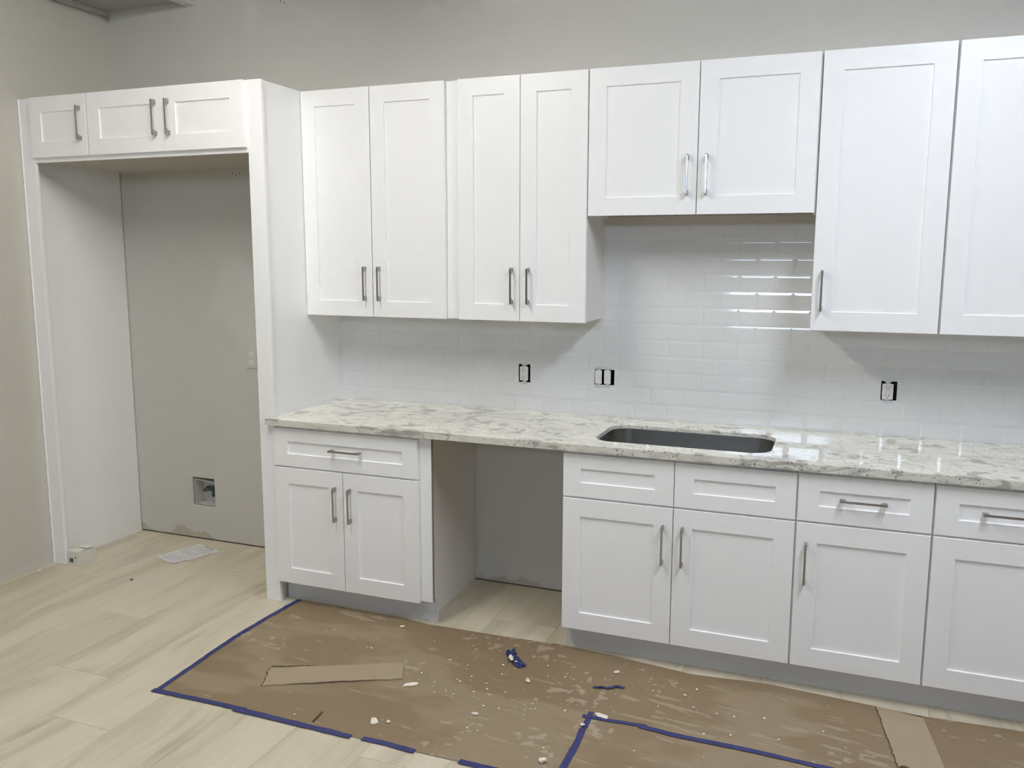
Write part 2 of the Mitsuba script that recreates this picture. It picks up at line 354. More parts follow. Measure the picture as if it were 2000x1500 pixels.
for r in range(len(jz) - 1):
    z0, z1 = jz[r], min(jz[r + 1], 1.838)
    off = 0 if r % 2 == 0 else 0.0765
    for c in range(len(jx) - 1):
        x0, x1 = jx[c] + off, jx[c + 1] + off
        lo, hi = (-0.9295, 2.548) if z1 < 1.44 else (0.4865, 1.4515)
        x0, x1 = max(x0, lo), min(x1, hi)
        if x1 - x0 < 0.012 or z1 - z0 < 0.012: continue
        m = tile(x0, x1, z0, z1, (rng.normal(0, 0.0022), rng.normal(0, 0.0022)))
        M = None
        for hx0, hx1, hz0, hz1 in HOLES:
            if x0 < hx1 and x1 > hx0 and z0 < hz1 and z1 > hz0:
                M = (M or man(m)) - mbox(hx0, hx1, -1, 1, hz0, hz1)
        if M is not None:
            if M.is_empty(): continue
            m = unman(M)
        obj('tile', m, 'm_tile', 'wall_back')

# ------------------------------------------------------------------ cabinets
def shaker(x0, x1, z0, z1, yf, t, sx, sz, depth=0.0075):
    """frame with a recessed field: returns frame mesh, panel mesh; front face at y = yf, facing -y"""
    c = 0.0012
    fr = rings([rect_ring(x0, x1, z0, z1, yf + t), rect_ring(x0, x1, z0, z1, yf + c), rect_ring(x0 + c, x1 - c, z0 + c, z1 - c, yf),
                rect_ring(x0 + sx, x1 - sx, z0 + sz, z1 - sz, yf), rect_ring(x0 + sx + .0022, x1 - sx - .0022, z0 + sz + .0022, z1 - sz - .0022, yf + depth),
                rect_ring(x0 + sx + .0022, x1 - sx - .0022, z0 + sz + .0022, z1 - sz - .0022, yf + t)], True)
    a = sx + .0022; b = sz + .0022
    pn = box(x0 + a, x1 - a, yf + depth, yf + t - 0.002, z0 + b, z1 - b)
    return fr, pn
def _handle_profile():
    from shapely.geometry import Polygon, box as sbox
    L = 0.081
    outer = sbox(-L, 0, L, 0.030).buffer(-0.004).buffer(0.004, quad_segs=4)
    outer = outer.union(sbox(-L, 0, L, 0.01))
    inner = Polygon([(-0.062, -0.01), (-0.062, 0.010), (-0.054, 0.0248), (0.054, 0.0248), (0.062, 0.010), (0.062, -0.01)]).buffer(-0.003).buffer(0.003, quad_segs=4)
    inner = inner.union(sbox(-0.062, -0.02, 0.062, 0.005))
    return outer.difference(inner)
HP = _handle_profile()
def handle_mesh(cx, cz, yf, vertical=True, wdt=0.0078):
    P = np.array(HP.exterior.coords)[:-1]
    if not HP.exterior.is_ccw: P = P[::-1]
    m = prism(P, -wdt / 2, wdt / 2, ease=0.0012)
    v = m.vertices.copy()            # x: along the bar, y: out of the door, z: across
    if vertical: V = np.column_stack([cx + v[:, 2], yf - v[:, 1], cz + v[:, 0]]); F = m.faces
    else: V = np.column_stack([cx + v[:, 0], yf - v[:, 1], cz + v[:, 2]]); F = m.faces[:, ::-1]
    q = trimesh.Trimesh(V, F, process=False)
    if q.volume < 0: q.invert()
    return q
def front(kind, cab, x0, x1, z0, z1, yf, t=0.019, s=0.0745, sz=None, handle=None):
    fr, pn = shaker(x0, x1, z0, z1, yf, t, s, sz or s)
    d = obj(kind, fr, 'm_cabinet', cab)
    obj('panel', pn, 'm_cabinet', d)
    if handle:
        obj('handle', handle_mesh(handle[0], handle[1], yf, handle[2]), 'm_nickel', d, smooth=30)
    return d
YB, YW, YFR = -0.6307, -0.3049, -0.6358      # door front planes: base, wall, refrigerator
BB, BT = 0.115, 0.8788                        # base body
DB = [(0.110, 0.6775), (0.6855, 0.8655)]      # base doors, drawers
def base_body(x0, x1, foot_left=False, foot_right=False):
    b = mbox(x0, x1, -0.6117, -0.002, BB, BT) - mbox(x0 + .018, x1 - .018, -0.592, -0.02, BB + .018, BT + 1)
    b += mbox(x0, x0 + .018, -0.5445, -0.002, 0.0002, BB + .001) + mbox(x1 - .018, x1, -0.5445, -0.002, 0.0002, BB + .001)
    return unman(b)
# base cabinet beside the refrigerator panel
c = thing('base_cabinet', 'white shaker base cabinet with one drawer over two doors, beside the refrigerator bay', 'cabinet')
obj('body', base_body(-0.9165, -0.1563), 'm_melamine', c)
front('drawer_front', c, -0.9150, -0.1575, *DB[1], YB, s=0.0745, sz=0.060, handle=(-0.5218, 0.7815, False))
front('door', c, -0.9150, -0.5445, *DB[0], YB, handle=(-0.5770 - .0045, 0.528, True))
front('door', c, -0.5415, -0.1575, *DB[0], YB, handle=(-0.5030, 0.528, True))
obj('filler', cbox(-0.1560, -0.0985, -0.6117, -0.5925, 0.1154, BT), 'm_cabinet', c)
obj('filler_edge', box(-0.0985, -0.0979, -0.6110, -0.5927, 0.1156, BT - .001), 'm_raw_ply', c, label='thin raw brown edge of the filler strip')
# sink base
c = thing('base_cabinet', 'white sink base cabinet with two handleless false drawer fronts over two doors', 'cabinet')
obj('body', base_body(0.5150, 1.4310), 'm_melamine', c)
front('false_front', c, 0.5165, 0.9725, *DB[1], YB, s=0.0745, sz=0.060)
front('false_front', c, 0.9765, 1.4325, *DB[1], YB, s=0.0745, sz=0.060)
front('door', c, 0.5165, 0.9725, *DB[0], YB, handle=(0.9355, 0.5265, True))
front('door', c, 0.9765, 1.4325, *DB[0], YB, handle=(1.0135, 0.5265, True))
# right base units
c = thing('base_cabinet', 'white base cabinet with handled drawer over single door, right of sink base', 'cabinet')
obj('body', base_body(1.4330, 1.8985), 'm_melamine', c)
front('drawer_front', c, 1.4395, 1.8970, *DB[1], YB, s=0.0745, sz=0.060, handle=(1.6660, 0.7790, False))
front('door', c, 1.4395, 1.8970, *DB[0], YB, handle=(1.4755, 0.5225, True))
c = thing('base_cabinet', 'white base cabinet with drawer over door, cut off at the right edge', 'cabinet')
obj('body', base_body(1.9005, 2.5200), 'm_melamine', c)
front('drawer_front', c, 1.9040, 2.3610, *DB[1], YB, s=0.0745, sz=0.060, handle=(2.1310, 0.7795, False))
front('door', c, 1.9040, 2.3610, *DB[0], YB, handle=(2.3245, 0.5225, True))
obj('filler', cbox(2.3640, 2.5200, YB, -0.6119, 0.110, 0.8655), 'm_cabinet', c)
# toe kick boards
single('toe_kick', cbox(-0.9165, -0.1035, -0.557, -0.545, 0.0002, 0.1145, 0.0008), 'm_toe_shaded', 'white toe kick board under the left base cabinet, overhanging the dishwasher gap', 'toe kick')
single('toe_kick', cbox(0.5170, 2.5200, -0.562, -0.545, 0.0002, 0.1145, 0.0008), 'm_toe_shaded', 'long white toe kick board under the sink base and right cabinets', 'toe kick')

# wall cabinets
WB, WT = 1.3741, 2.4417
def wall_body(x0, x1, z0, z1, lip=0.0):
    b = mbox(x0, x1, -0.2855, -0.0005, z0, z1)
    if lip: b -= mbox(x0 + .016, x1 - .016, -0.266, 1, z0 - 1, z0 + lip)
    return unman(b)
HZ = 1.532
c = thing('wall_cabinet', 'tall white shaker wall cabinet with two doors, next to the refrigerator end panel', 'cabinet')
obj('body', wall_body(-0.9285, -0.1660, WB + .004, WT - .001), 'm_melamine', c)
front('door', c, -0.9270, -0.5540, WB, WT, YW, handle=(-0.5895, HZ, True))
front('door', c, -0.5505, -0.1675, WB, WT, YW, handle=(-0.5125, HZ, True))
obj('filler', cbox(-0.1660, -0.1045, -0.2855, -0.2665, WB + .002, WT - .001), 'm_cabinet', c)
c = thing('wall_cabinet', 'tall white wall cabinet with two narrow doors, left of the short sink cabinet', 'cabinet')
obj('body', wall_body(-0.1043, 0.5045, WB + .004, WT - .001), 'm_melamine', c)
front('door', c, -0.1010, 0.1970, WB, WT, YW, handle=(0.1640, HZ, True))
front('door', c, 0.2000, 0.5050, WB, WT, YW, handle=(0.2415, HZ, True))
c = thing('wall_cabinet', 'short white shaker wall cabinet with two doors hung above the sink', 'cabinet')
obj('body', wall_body(0.5065, 1.4345, 1.8390, WT - .001, lip=0.012), 'm_melamine', c)
obj('bottom_panel', box(0.5230, 1.4180, -0.2655, -0.0085, 1.8495, 1.8508), 'm_raw_ply', c, label='unfinished brown underside panel')
for sx in (0.60, 0.84, 1.28, 1.41): obj('screw', cyl((sx, -0.045, 1.8495), (sx, -0.045, 1.8440), 0.0045, 10), 'm_black', c)
front('door', c, 0.5105, 0.9690, 1.8354, WT, YW, handle=(0.9330, 1.9945, True))
front('door', c, 0.9730, 1.4300, 1.8354, WT, YW, handle=(1.0100, 1.9945, True))
c = thing('wall_cabinet', 'tall white wall cabinet with one door and handle, right of short sink cabinet', 'cabinet')
obj('body', wall_body(1.4365, 1.8995, WB + .004, WT - .001), 'm_melamine', c)
front('door', c, 1.4385, 1.8975, WB, WT, YW, handle=(1.4730, HZ, True))
c = thing('wall_cabinet', 'tall white shaker wall cabinet cut off at the right edge of the photo', 'cabinet')
obj('body', wall_body(1.9015, 2.5200, WB + .004, WT - .001), 'm_melamine', c)
front('door', c, 1.9055, 2.3630, WB, WT, YW, handle=(2.3265, HZ, True))
obj('filler', cbox(2.3660, 2.5200, YW, -0.2857, WB, WT), 'm_cabinet', c)

# refrigerator bay
e = thing('end_panel', 'tall white panel with a wide front stile between the refrigerator bay and the counter', 'end panel')
obj('panel', box(-0.949, -0.930, -0.6010, -0.0005, 0.0002, 2.4435), 'm_cabinet', e)
obj('stile', cbox(-0.9985, -0.9170, -0.6203, -0.6012, 0.0002, 2.4435, 0.0015), 'm_cabinet', e)
e = thing('end_panel', 'tall white panel with a front stile along the beige left wall', 'end panel')
obj('panel', box(-2.4005, -2.3800, -0.6010, -0.0050, 0.0002, 2.4430), 'm_cabinet', e)
obj('stile', cbox(-2.3900, -2.3117, -0.6203, -0.6012, 0.0002, 2.4430, 0.0015), 'm_cabinet', e)
obj('scribe_moulding', cbox(-2.4005, -2.3902, -0.6250, -0.6030, 0.0002, 2.4430, 0.0025), 'm_cabinet', e)
FB, FT = 2.1278, 2.4425
def fridge_body(x0, x1): return unman(mbox(x0, x1, -0.6165, -0.0005, FB, FT - .001) - mbox(x0 - 1, x1 + 1, -0.598, 1, FB - 1, FB + .005))
pbr('m_underside', (0.36, 0.34, 0.295), 0.6)  # darker than the white cabinet bodies above it
c = thing('refrigerator_cabinet', 'small white single-door cabinet over the refrigerator bay, against the left wall', 'cabinet')
obj('body', fridge_body(-2.3115, -1.9330), 'm_cabinet', c)
obj('bottom_panel', box(-2.3110, -1.9330, -0.5978, -0.001, FB + .0005, FB + .0049), 'm_underside', c, label='dark underside panel')
front('door', c, -2.3112, -1.9390, 2.1495, 2.4435, YFR, handle=(-1.9735, 2.3040, True))
c = thing('refrigerator_cabinet', 'white two-door cabinet over the refrigerator bay with handles at its middle', 'cabinet')
obj('body', fridge_body(-1.9325, -0.9990), 'm_cabinet', c)
obj('bottom_panel', box(-1.9328, -0.9990, -0.5978, -0.001, FB + .0005, FB + .0049), 'm_underside', c, label='dark underside panel')
front('door', c, -1.9295, -1.4675, 2.1495, 2.4435, YFR, handle=(-1.5050, 2.3040, True))
front('door', c, -1.4650, -1.0050, 2.1495, 2.4435, YFR, handle=(-1.4265, 2.3040, True))

# ------------------------------------------------------------------ countertop and sink
SK = (0.612, 1.324, -0.545, -0.170)
hole = arc_rect(SK[0], SK[1], SK[2], SK[3], 0.085, 12)
outer = [(-0.9440, -0.6520), (2.5500, -0.6520), (2.5500, -0.0005), (-0.9295, -0.0005), (-0.9295, -0.6005), (-0.9168, -0.6005), (-0.9168, -0.6205), (-0.9440, -0.6205)]
single('countertop', prism(np.array(outer), 0.8792, ZT, [hole], ease=0.0030, ease_hole=0.0035), 'm_granite',
       'pale granite countertop with grey veins and dark specks running along the tiled wall', 'countertop', smooth=25)
def sink_mesh():
    def ring(d, z, r):
        return np.column_stack([arc_rect(SK[0] + d, SK[1] - d, SK[2] + d, SK[3] - d, r, 12), np.full(48, z)])
    inner = [ring(.0042, .8940, .0808), ring(.005, .86, .080), ring(.010, .70, .078), ring(.016, .685, .072), ring(.039, .668, .055), ring(.10, .666, .03)]
    outs = [ring(.10, .662, .03), ring(.037, .664, .057), ring(.010, .683, .074), ring(.004, .70, .079), ring(.0022, .8740, .0828), ring(-.022, .8740, .1), ring(-.022, .8785, .1), ring(.0022, .8785, .0828), ring(.0022, .8940, .0828)]
    m = rings(inner + outs, True)
    n = 48
    a, b = 5 * n, 6 * n
    F = [m.faces]
    f1 = np.asarray(m3.triangulate([np.ascontiguousarray(m.vertices[a:a + n, :2])])) + a
    f2 = np.asarray(m3.triangulate([np.ascontiguousarray(m.vertices[b:b + n, :2])]))[:, ::-1] + b
    # drop the wall between inner floor ring and outer floor ring
    keep = ~(np.isin(m.faces, np.arange(a, a + n)).any(1) & np.isin(m.faces, np.arange(b, b + n)).any(1))
    q = trimesh.Trimesh(m.vertices, np.vstack([m.faces[keep], f1, f2]), process=False)
    return q
s = thing('sink', 'undermounted rectangular stainless steel sink bowl in the granite counter', 'sink')
sm = sink_mesh()
if sm.volume < 0: sm.invert()
obj('bowl', sm, 'm_steel', s, smooth=35)
obj('drain', cat(cyl((0.968, -0.358, 0.6662), (0.968, -0.358, 0.6690), 0.045, 28), cyl((0.968, -0.358, 0.669), (0.968, -0.358, 0.6705), 0.030, 28)), 'm_zinc', s, smooth=30)

# ------------------------------------------------------------------ outlets and switches
def elec_box(parent, x0, x1, z0, z1):
    b = mbox(x0 + .0005, x1 - .0005, -0.003, 0.055, z0 + .0005, z1 - .0005) - mbox(x0 + .0025, x1 - .0025, -1, 0.052, z0 + .0025, z1 - .0025)
    obj('electrical_box', unman(b), 'm_black', parent)
def yoke(parent, cx, z0, z1, yf, w=0.030):
    """metal strap with plaster ears top and bottom"""
    m = mbox(cx - .010, cx + .010, yf, yf + .0016, z0 + .008, z1 - .008)
    for zz in (z0, z1):
        for sx in (-1, 1):
            m += m3.Manifold.cylinder(.0016, .0062, .0062, 16).rotate([-90, 0, 0]).translate([cx + sx * w * .30, yf, zz])
        m += mbox(cx - w * .30, cx + w * .30, yf, yf + .0016, zz - .003, zz + .003)
        m += mbox(cx - .006, cx + .006, yf, yf + .0016, min(zz, zz + (.012 if zz == z0 else -.012)), max(zz, zz + (.012 if zz == z0 else -.012)))
        m -= m3.Manifold.cylinder(.02, .0022, .0022, 12).rotate([-90, 0, 0]).translate([cx, yf - .01, zz])
    obj('yoke', unman(m), 'm_zinc', parent, smooth=30)
    for zz in (z0, z1):
        obj('screw', cyl((cx, yf - .002, zz), (cx, yf + .03, zz), 0.0021, 10), 'm_zinc', parent)
def receptacle(parent, cx, z0, z1, yf, hw, gfci):
    f = obj('face', cbox(cx - hw, cx + hw, yf, yf + .006, z0, z1, .0012), 'm_device', parent)
    obj('housing', cbox(cx - hw + .001, cx + hw + .0015, yf + .0062, yf + .045, z0 + .002, z1 - .002, .002), 'm_black', parent)
    h = z1 - z0
    for zc in (z0 + .76 * h, z0 + .24 * h):
        for sx, hh in ((-.0065, .0046), (.0065, .0038)):
            obj('slot', box(cx + sx - .0011, cx + sx + .0011, yf - .0003, yf - .0001, zc + .002 - hh, zc + .002 + hh), 'm_dark_slot', f)
        obj('slot', cyl((cx, yf - .0003, zc - .0085), (cx, yf - .0001, zc - .0085), .0024, 12), 'm_dark_slot', f)
    if gfci:
        for dz in (-.0045, .0045):
            obj('button', cbox(cx - .012, cx + .004, yf - .0012, yf - .0001, (z0 + z1) / 2 + dz - .0032, (z0 + z1) / 2 + dz + .0032, .0005), 'm_device', f)
        obj('indicator', box(cx + .0125, cx + .0140, yf - .0004, yf - .0001, (z0 + z1) / 2 - .003, (z0 + z1) / 2 + .002), 'm_frame_dark', f)
t = thing('outlet', 'bare white duplex outlet without cover plate, in the shaded tiles left of the switches', 'outlet')
elec_box(t, *HOLES[0]); yoke(t, 0.1150, 1.0480, 1.1405, -0.0105); receptacle(t, 0.1150, 1.0620, 1.1310, -0.0200, 0.0205, True)
t = thing('outlet', 'bare white outlet without cover plate, on the tiles under the tall right wall cabinets', 'outlet')
elec_box(t, *HOLES[2]); yoke(t, 1.7510, 1.0580, 1.1470, -0.0105); receptacle(t, 1.7505, 1.0685, 1.1360, -0.0200, 0.0215, True)
t = thing('light_switch', 'pair of bare white rocker switches in a black box above the counter', 'switch')
elec_box(t, *HOLES[1])
for cx, dy in ((0.4905, 0.0), (0.5330, 0.004)):
    yoke(t, cx, 1.0540, 1.1410, -0.0105 + dy * .3, w=0.032)
    obj('rocker', cbox(cx - .0160, cx + .0160, -0.0175 + dy, -0.0100 + dy, 1.0665, 1.1305, .0014), 'm_device', t)
    obj('housing', cbox(cx - .0150, cx + .0150, -0.0098 + dy + .002, 0.035, 1.0675, 1.1295, .002), 'm_black', t)
t = thing('outlet', 'white outlet with cover plate on the wall inside the refrigerator bay', 'outlet')
obj('cover_plate', cbox(-1.5470, -1.4770, -0.0060, -0.0002, 1.0400, 1.1530, .0018), 'm_wall', t)
for zc in (1.119, 1.074):
    f = obj('face', cbox(-1.5285, -1.4955, -0.0075, -0.0061, zc - .0145, zc + .0145, .0006), 'm_device', t)
    for sx, hh in ((-.0065, .0045), (.0065, .0036)): obj('slot', box(-1.512 + sx - .0011, -1.512 + sx + .0011, -.0078, -.0076, zc + .003 - hh, zc + .003 + hh), 'm_dark_slot', f)
    obj('slot', cyl((-1.512, -.0078, zc - .008), (-1.512, -.0076, zc - .008), .0026, 12), 'm_dark_slot', f)

# refrigerator water valve in its recessed box
t = thing('valve_box', 'recessed white supply box with a dark green valve low on the refrigerator bay wall', 'valve box')
x0, x1, z0, z1 = WBOX
b = mbox(x0 + .012, x1 - .001, 0.004, 0.075, z0 + .004, z1 - .012) - mbox(x0 + .0145, x1 - .0035, -1, 0.072, z0 + .0065, z1 - .0145)
M = unman(b); v = M.vertices.copy()
v[:, 2] -= np.where(v[:, 2] > 0.3, (v[:, 0] - x0) * 0.085, 0); v[:, 1] = v[:, 1] + 0.002
obj('recessed_box', trimesh.Trimesh(v, M.faces, process=False), 'm_valve_box', t)
for sx, sz in ((-1.945, .335), (-1.942, .268)): obj('screw', cyl((sx, 0.0735, sz), (sx, 0.071, sz), 0.004, 10), 'm_valve_stem', t)
obj('stem', cat(cyl((-1.918, 0.074, 0.297), (-1.912, 0.022, 0.292), 0.011, 18), cyl((-1.912, 0.022, 0.292), (-1.911, 0.010, 0.291), 0.0075, 16), cyl((-1.91, 0.035, .294), (-1.870, 0.035, 0.302), 0.0075, 14)), 'm_valve_stem', t, smooth=40)
lev = cat(cyl((-1.884, 0.034, 0.300), (-1.858, 0.032, 0.304), 0.012, 16), cyl((-1.858, .032, .322), (-1.850, .032, .270), 0.0095, 14), trimesh.creation.icosphere(2, .0125).apply_translation((-1.858, .030, .306)),
          cyl((-1.851, .032, .272), (-1.850, .032, .258), 0.0115, 14))
obj('lever', lev, 'm_valve', t, smooth=40)

# screw holes left in the bay
for x, z in ((-1.585, 2.108), (-1.562, 2.096), (-1.541, 2.104)):
    obj('screw_hole', cyl((x, -0.0006, z), (x, 0.0, z), 0.0028, 10), 'm_dark_slot', 'wall_back')
for x, z in ((-1.237, 2.962), (-1.216, 2.952)):
    obj('screw_hole', cyl((x, -0.0006, z), (x, 0.0, z), 0.005, 10), 'm_frame_dark', 'wall_back')

# ------------------------------------------------------------------ things on the bay floor
t = thing('carton', 'small white carton with closed flaps and a barcode, on the floor against the left stile', 'box')
bx0, bx1, by0, by1, bz = -2.307, -2.223, -0.612, -0.498, 0.078
obj('carton_body', cbox(bx0, bx1, by0, by1, 0.0003, bz - .004, .0012), 'm_boxpaper', t)
ym = (by0 + by1) / 2
for a, b2, lift, sk in ((by0, ym - .002, .004, 1), (ym + .001, by1, .007, -1)):
    fl = cbox(bx0 + .001, bx1 - .001, a + .001, b2, bz - .0035, bz - .0017, .0005)
    v = fl.vertices.copy(); inner = (v[:, 1] - a) / (b2 - a) if sk > 0 else (b2 - v[:, 1]) / (b2 - a)
    v[:, 2] += lift * inner * (0.4 + 0.6 * (v[:, 0] - bx0) / (bx1 - bx0))
    obj('flap', trimesh.Trimesh(v, fl.faces, process=False), 'm_boxpaper', t)
obj('tab', box(-2.262, -2.238, ym - .0035, ym + .0020, bz - .003, bz + .0022), 'm_flap_gap', t)
obj('barcode', box(-2.293, -2.266, by0 - .0006, by0 - .0001, .014, .038), 'm_barcode', t)
obj('printed_mark', box(-2.254, -2.2475, by0 - .0006, by0 - .0001, .038, .048), 'm_barcode', t)

q = np.array([(-1.951, -0.343), (-1.779, -0.401), (-1.670, -0.150), (-1.869, -0.083)])
nu, nv = 24, 12
U, Vv = np.meshgrid(np.linspace(0, 1, nu), np.linspace(0, 1, nv), indexing='ij')
def bil(u, v): return (q[0] * (1 - u)[..., None] + q[3] * u[..., None]) * (1 - v)[..., None] + (q[1] * (1 - u)[..., None] + q[2] * u[..., None]) * v[..., None]
XY = bil(U, Vv)
Z = 0.0012 + 0.004 * np.clip(1 - np.hypot(U, 1 - Vv) / .25, 0, 1) ** 2 + 0.0012 * np.sin(U * 7) ** 2
def sheet(X, Y, Z, th=0.0004):
    nu, nv = X.shape; top = np.stack([X, Y, Z], -1).reshape(-1, 3); bot = top - [0, 0, th]
    F = []
    idx = lambda i, j: i * nv + j
    n = nu * nv
    for i in range(nu - 1):
        for j in range(nv - 1):
            a, b, c, d = idx(i, j), idx(i + 1, j), idx(i + 1, j + 1), idx(i, j + 1)
            F += [(a, b, c), (a, c, d), (n + a, n + c, n + b), (n + a, n + d, n + c)]
    edge = [idx(i, 0) for i in range(nu)] + [idx(nu - 1, j) for j in range(1, nv)] + [idx(i, nv - 1) for i in range(nu - 2, -1, -1)] + [idx(0, j) for j in range(nv - 2, 0, -1)]
    for a, b in zip(edge, edge[1:] + edge[:1]): F += [(a, n + a, n + b), (a, n + b, b)]
    m = trimesh.Trimesh(np.vstack([top, bot]), F, process=False)
    if m.volume < 0: m.invert()
    return m
lm = sheet(XY[..., 0], XY[..., 1], Z)
uv = np.tile(np.column_stack([U.ravel(), Vv.ravel()]), (2, 1))
single('leaflet', lm, 'm_leaflet', 'white printed instruction leaflet lying on the refrigerator bay floor', 'leaflet', uv=uv)

# ------------------------------------------------------------------ paper floor protection, tape and scraps
def hz(x, y): return 0.0022 * npfbm(np.stack([np.asarray(x) * 2.1, np.asarray(y) * 2.1, 0 * np.asarray(x)], -1).reshape(-1, 3), 3, 5).reshape(np.shape(x))
def wob(x, s, amp): return amp * (npfbm(np.stack([np.asarray(x) * 6.0, 0 * np.asarray(x) + s, 0 * np.asarray(x)], -1).reshape(-1, 3), 3, 3).reshape(np.shape(x)) - 0.0)
back = np.array([(-0.845, -0.572), (-0.742, -0.570), (-0.512, -0.572), (-0.276, -0.576), (-0.145, -0.600), (0.178, -0.592), (0.506, -0.573), (0.573, -0.578), (0.739, -0.594), (0.962, -0.624), (1.068, -0.639), (1.266, -0.616), (1.363, -0.609), (1.627, -0.629), (1.753, -0.640), (1.911, -0.652), (2.238, -0.638), (2.60, -0.640)])
def paper(xa, xb, yb_fn, yf_fn, zoff, nx, ny):
    xs = np.linspace(xa, xb, nx); tt = np.linspace(0, 1, ny)
    X = np.repeat(xs[:, None], ny, 1)
    Y = yb_fn(xs)[:, None] * (1 - tt) + yf_fn(xs)[:, None] * tt
    Z = 0.0012 + zoff + hz(X, Y)
    return X, Y, Z
X, Y, Z = paper(-0.832, 2.60, lambda x: np.interp(x, back[:, 0], back[:, 1]) + wob(x, 4, .004), lambda x: -1.531 + wob(x, 9, .004), 0.0, 150, 40)
X = X + np.linspace(0, 1, 40)[None, :] * 0.0 - 0.022 * np.sin(np.pi * np.clip((Y + 0.57) / -0.96, 0, 1)) * np.clip(1 - (X + .832) / .5, 0, 1)
single('floor_paper', sheet(X, Y, Z, .0008), 'm_paper', 'large brown builder\'s paper sheet taped to the floor along the cabinets', 'floor paper', smooth=True)
X, Y, Z = paper(0.782, 2.60, lambda x: -1.103 + wob(x, 14, .004), lambda x: -2.30 + 0 * x, 0.0012, 90, 50)
single('floor_paper', sheet(X, Y, Z, .0008), 'm_paper', 'second brown paper sheet overlapping the first at the lower right, outlined by blue tape', 'floor paper', smooth=True)

def ribbon(pts, width, zoff, name, label, seed, group=None, rag=.1):
    P = np.asarray(pts, float)
    seg = np.r_[0, np.cumsum(np.linalg.norm(np.diff(P, axis=0), axis=1))]
    n = max(8, int(seg[-1] / 0.012))
    s = np.linspace(0, seg[-1], n); x = np.interp(s, seg, P[:, 0]); y = np.interp(s, seg, P[:, 1])
    r = np.random.default_rng(seed)
    k = np.convolve(r.normal(0, 1, n + 8), np.ones(9) / 9, 'valid') * 0.0035
    tx, ty = np.gradient(x), np.gradient(y); L = np.hypot(tx, ty); nx_, ny_ = -ty / L, tx / L
    x, y = x + nx_ * k, y + ny_ * k
    wv = width * (1 + rag * np.convolve(r.normal(0, 1, n + 4), np.ones(5) / 5, 'valid'))
    o = np.linspace(-.5, .5, 4)
    Xr, Yr = x[:, None] + nx_[:, None] * wv[:, None] * o, y[:, None] + ny_[:, None] * wv[:, None] * o
    end = np.clip(np.minimum(s, seg[-1] - s) / .01, 0, 1)[:, None]
    Zr = 0.0012 + zoff + hz(Xr, Yr) + 0.0006 * (npnoise(np.stack([Xr * 40, Yr * 40, 0 * Xr], -1).reshape(-1, 3), seed).reshape(Xr.shape) + .6) + 0 * end
    return single(name, sheet(Xr, Yr, Zr, .0003), 'm_tape', label, 'tape', group=group)
TW = 0.024
ribbon([(-0.832, -1.535), (-0.853, -1.20), (-0.864, -1.02)], TW, .0007, 'painters_tape', 'blue tape along the left edge of the brown paper, nearer length by the front corner', 1)
ribbon([(-0.862, -1.035), (-0.858, -0.80), (-0.842, -0.572)], TW, .0012, 'painters_tape', 'blue tape along the left edge of the brown paper, ending at the toe kick', 2)
ribbon([(-0.852, -1.524), (-0.60, -1.521), (-0.421, -1.517)], TW, .0012, 'painters_tape', 'blue tape along the front edge of the paper, starting at its left corner', 3)
ribbon([(-0.465, -1.527), (-0.20, -1.528), (0.037, -1.532)], TW + .003, .0017, 'painters_tape', 'blue tape along the front edge of the paper, second length from the left corner', 4)
ribbon([(0.080, -1.526), (0.18, -1.524), (0.287, -1.530)], TW + .002, .0008, 'painters_tape', 'short blue tape along the paper front edge, between two bare gaps', 5)
ribbon([(0.450, -1.531), (0.80, -1.530), (1.2, -1.533)], TW + .002, .0008, 'painters_tape', 'blue tape along the paper front edge at the bottom of the photo', 6)
ribbon([(0.776, -1.070), (0.779, -1.130), (0.781, -1.187)], TW - .002, .0026, 'painters_tape', 'short blue tape stub at the corner of the second paper sheet', 7)
ribbon([(0.780, -1.193), (0.783, -1.320), (0.786, -1.455), (0.79, -1.62)], TW, .0028, 'painters_tape', 'blue tape running towards the camera along the left edge of the second paper sheet', 8)
ribbon([(0.752, -1.106), (0.86, -1.103), (0.985, -1.093)], TW - .004, .0033, 'painters_tape', 'blue tape along the back edge of the second paper sheet, by its corner', 9)
ribbon([(0.960, -1.101), (1.10, -1.112), (1.355, -1.117), (1.60, -1.129), (1.9, -1.13)], TW, .0038, 'painters_tape', 'long blue tape along the back edge of the second paper sheet, running right', 10)

# crumpled tape scraps
def crumple(pts, width, seed, amp, up):
    P = np.asarray(pts, float); r = np.random.default_rng(seed); n = 26
    seg = np.r_[0, np.cumsum(np.linalg.norm(np.diff(P, axis=0), axis=1))]; s = np.linspace(0, seg[-1], n)
    x, y = np.interp(s, seg, P[:, 0]), np.interp(s, seg, P[:, 1]); tx, ty = np.gradient(x), np.gradient(y); L = np.hypot(tx, ty)
    nxx, nyy = -ty / L, tx / L; o = np.linspace(-.5, .5, 6)
    roll = np.cumsum(r.normal(0, .25, n)) + up
    Xr = x[:, None] + nxx[:, None] * o * width * np.cos(roll)[:, None] + r.normal(0, amp, (n, 6)) * .5
    Yr = y[:, None] + nyy[:, None] * o * width * np.cos(roll)[:, None] + r.normal(0, amp, (n, 6)) * .5
    Zr = np.abs(o * width * np.sin(roll)[:, None]) + np.abs(r.normal(0, amp, (n, 6)))
    Zr = Zr - Zr.min() + 0.0030 + hz(Xr, Yr)
    return sheet(Xr, Yr, Zr, .0003)
t = thing('tape_scrap', 'crumpled blue tape scrap with white paint flecks, lying on the brown paper', 'tape scrap')
obj('crumpled_strip', crumple([(0.322, -0.723), (0.345, -0.770), (0.385, -0.812), (0.418, -0.832)], 0.042, 3, .004, .25), 'm_tape', t)
fl = []
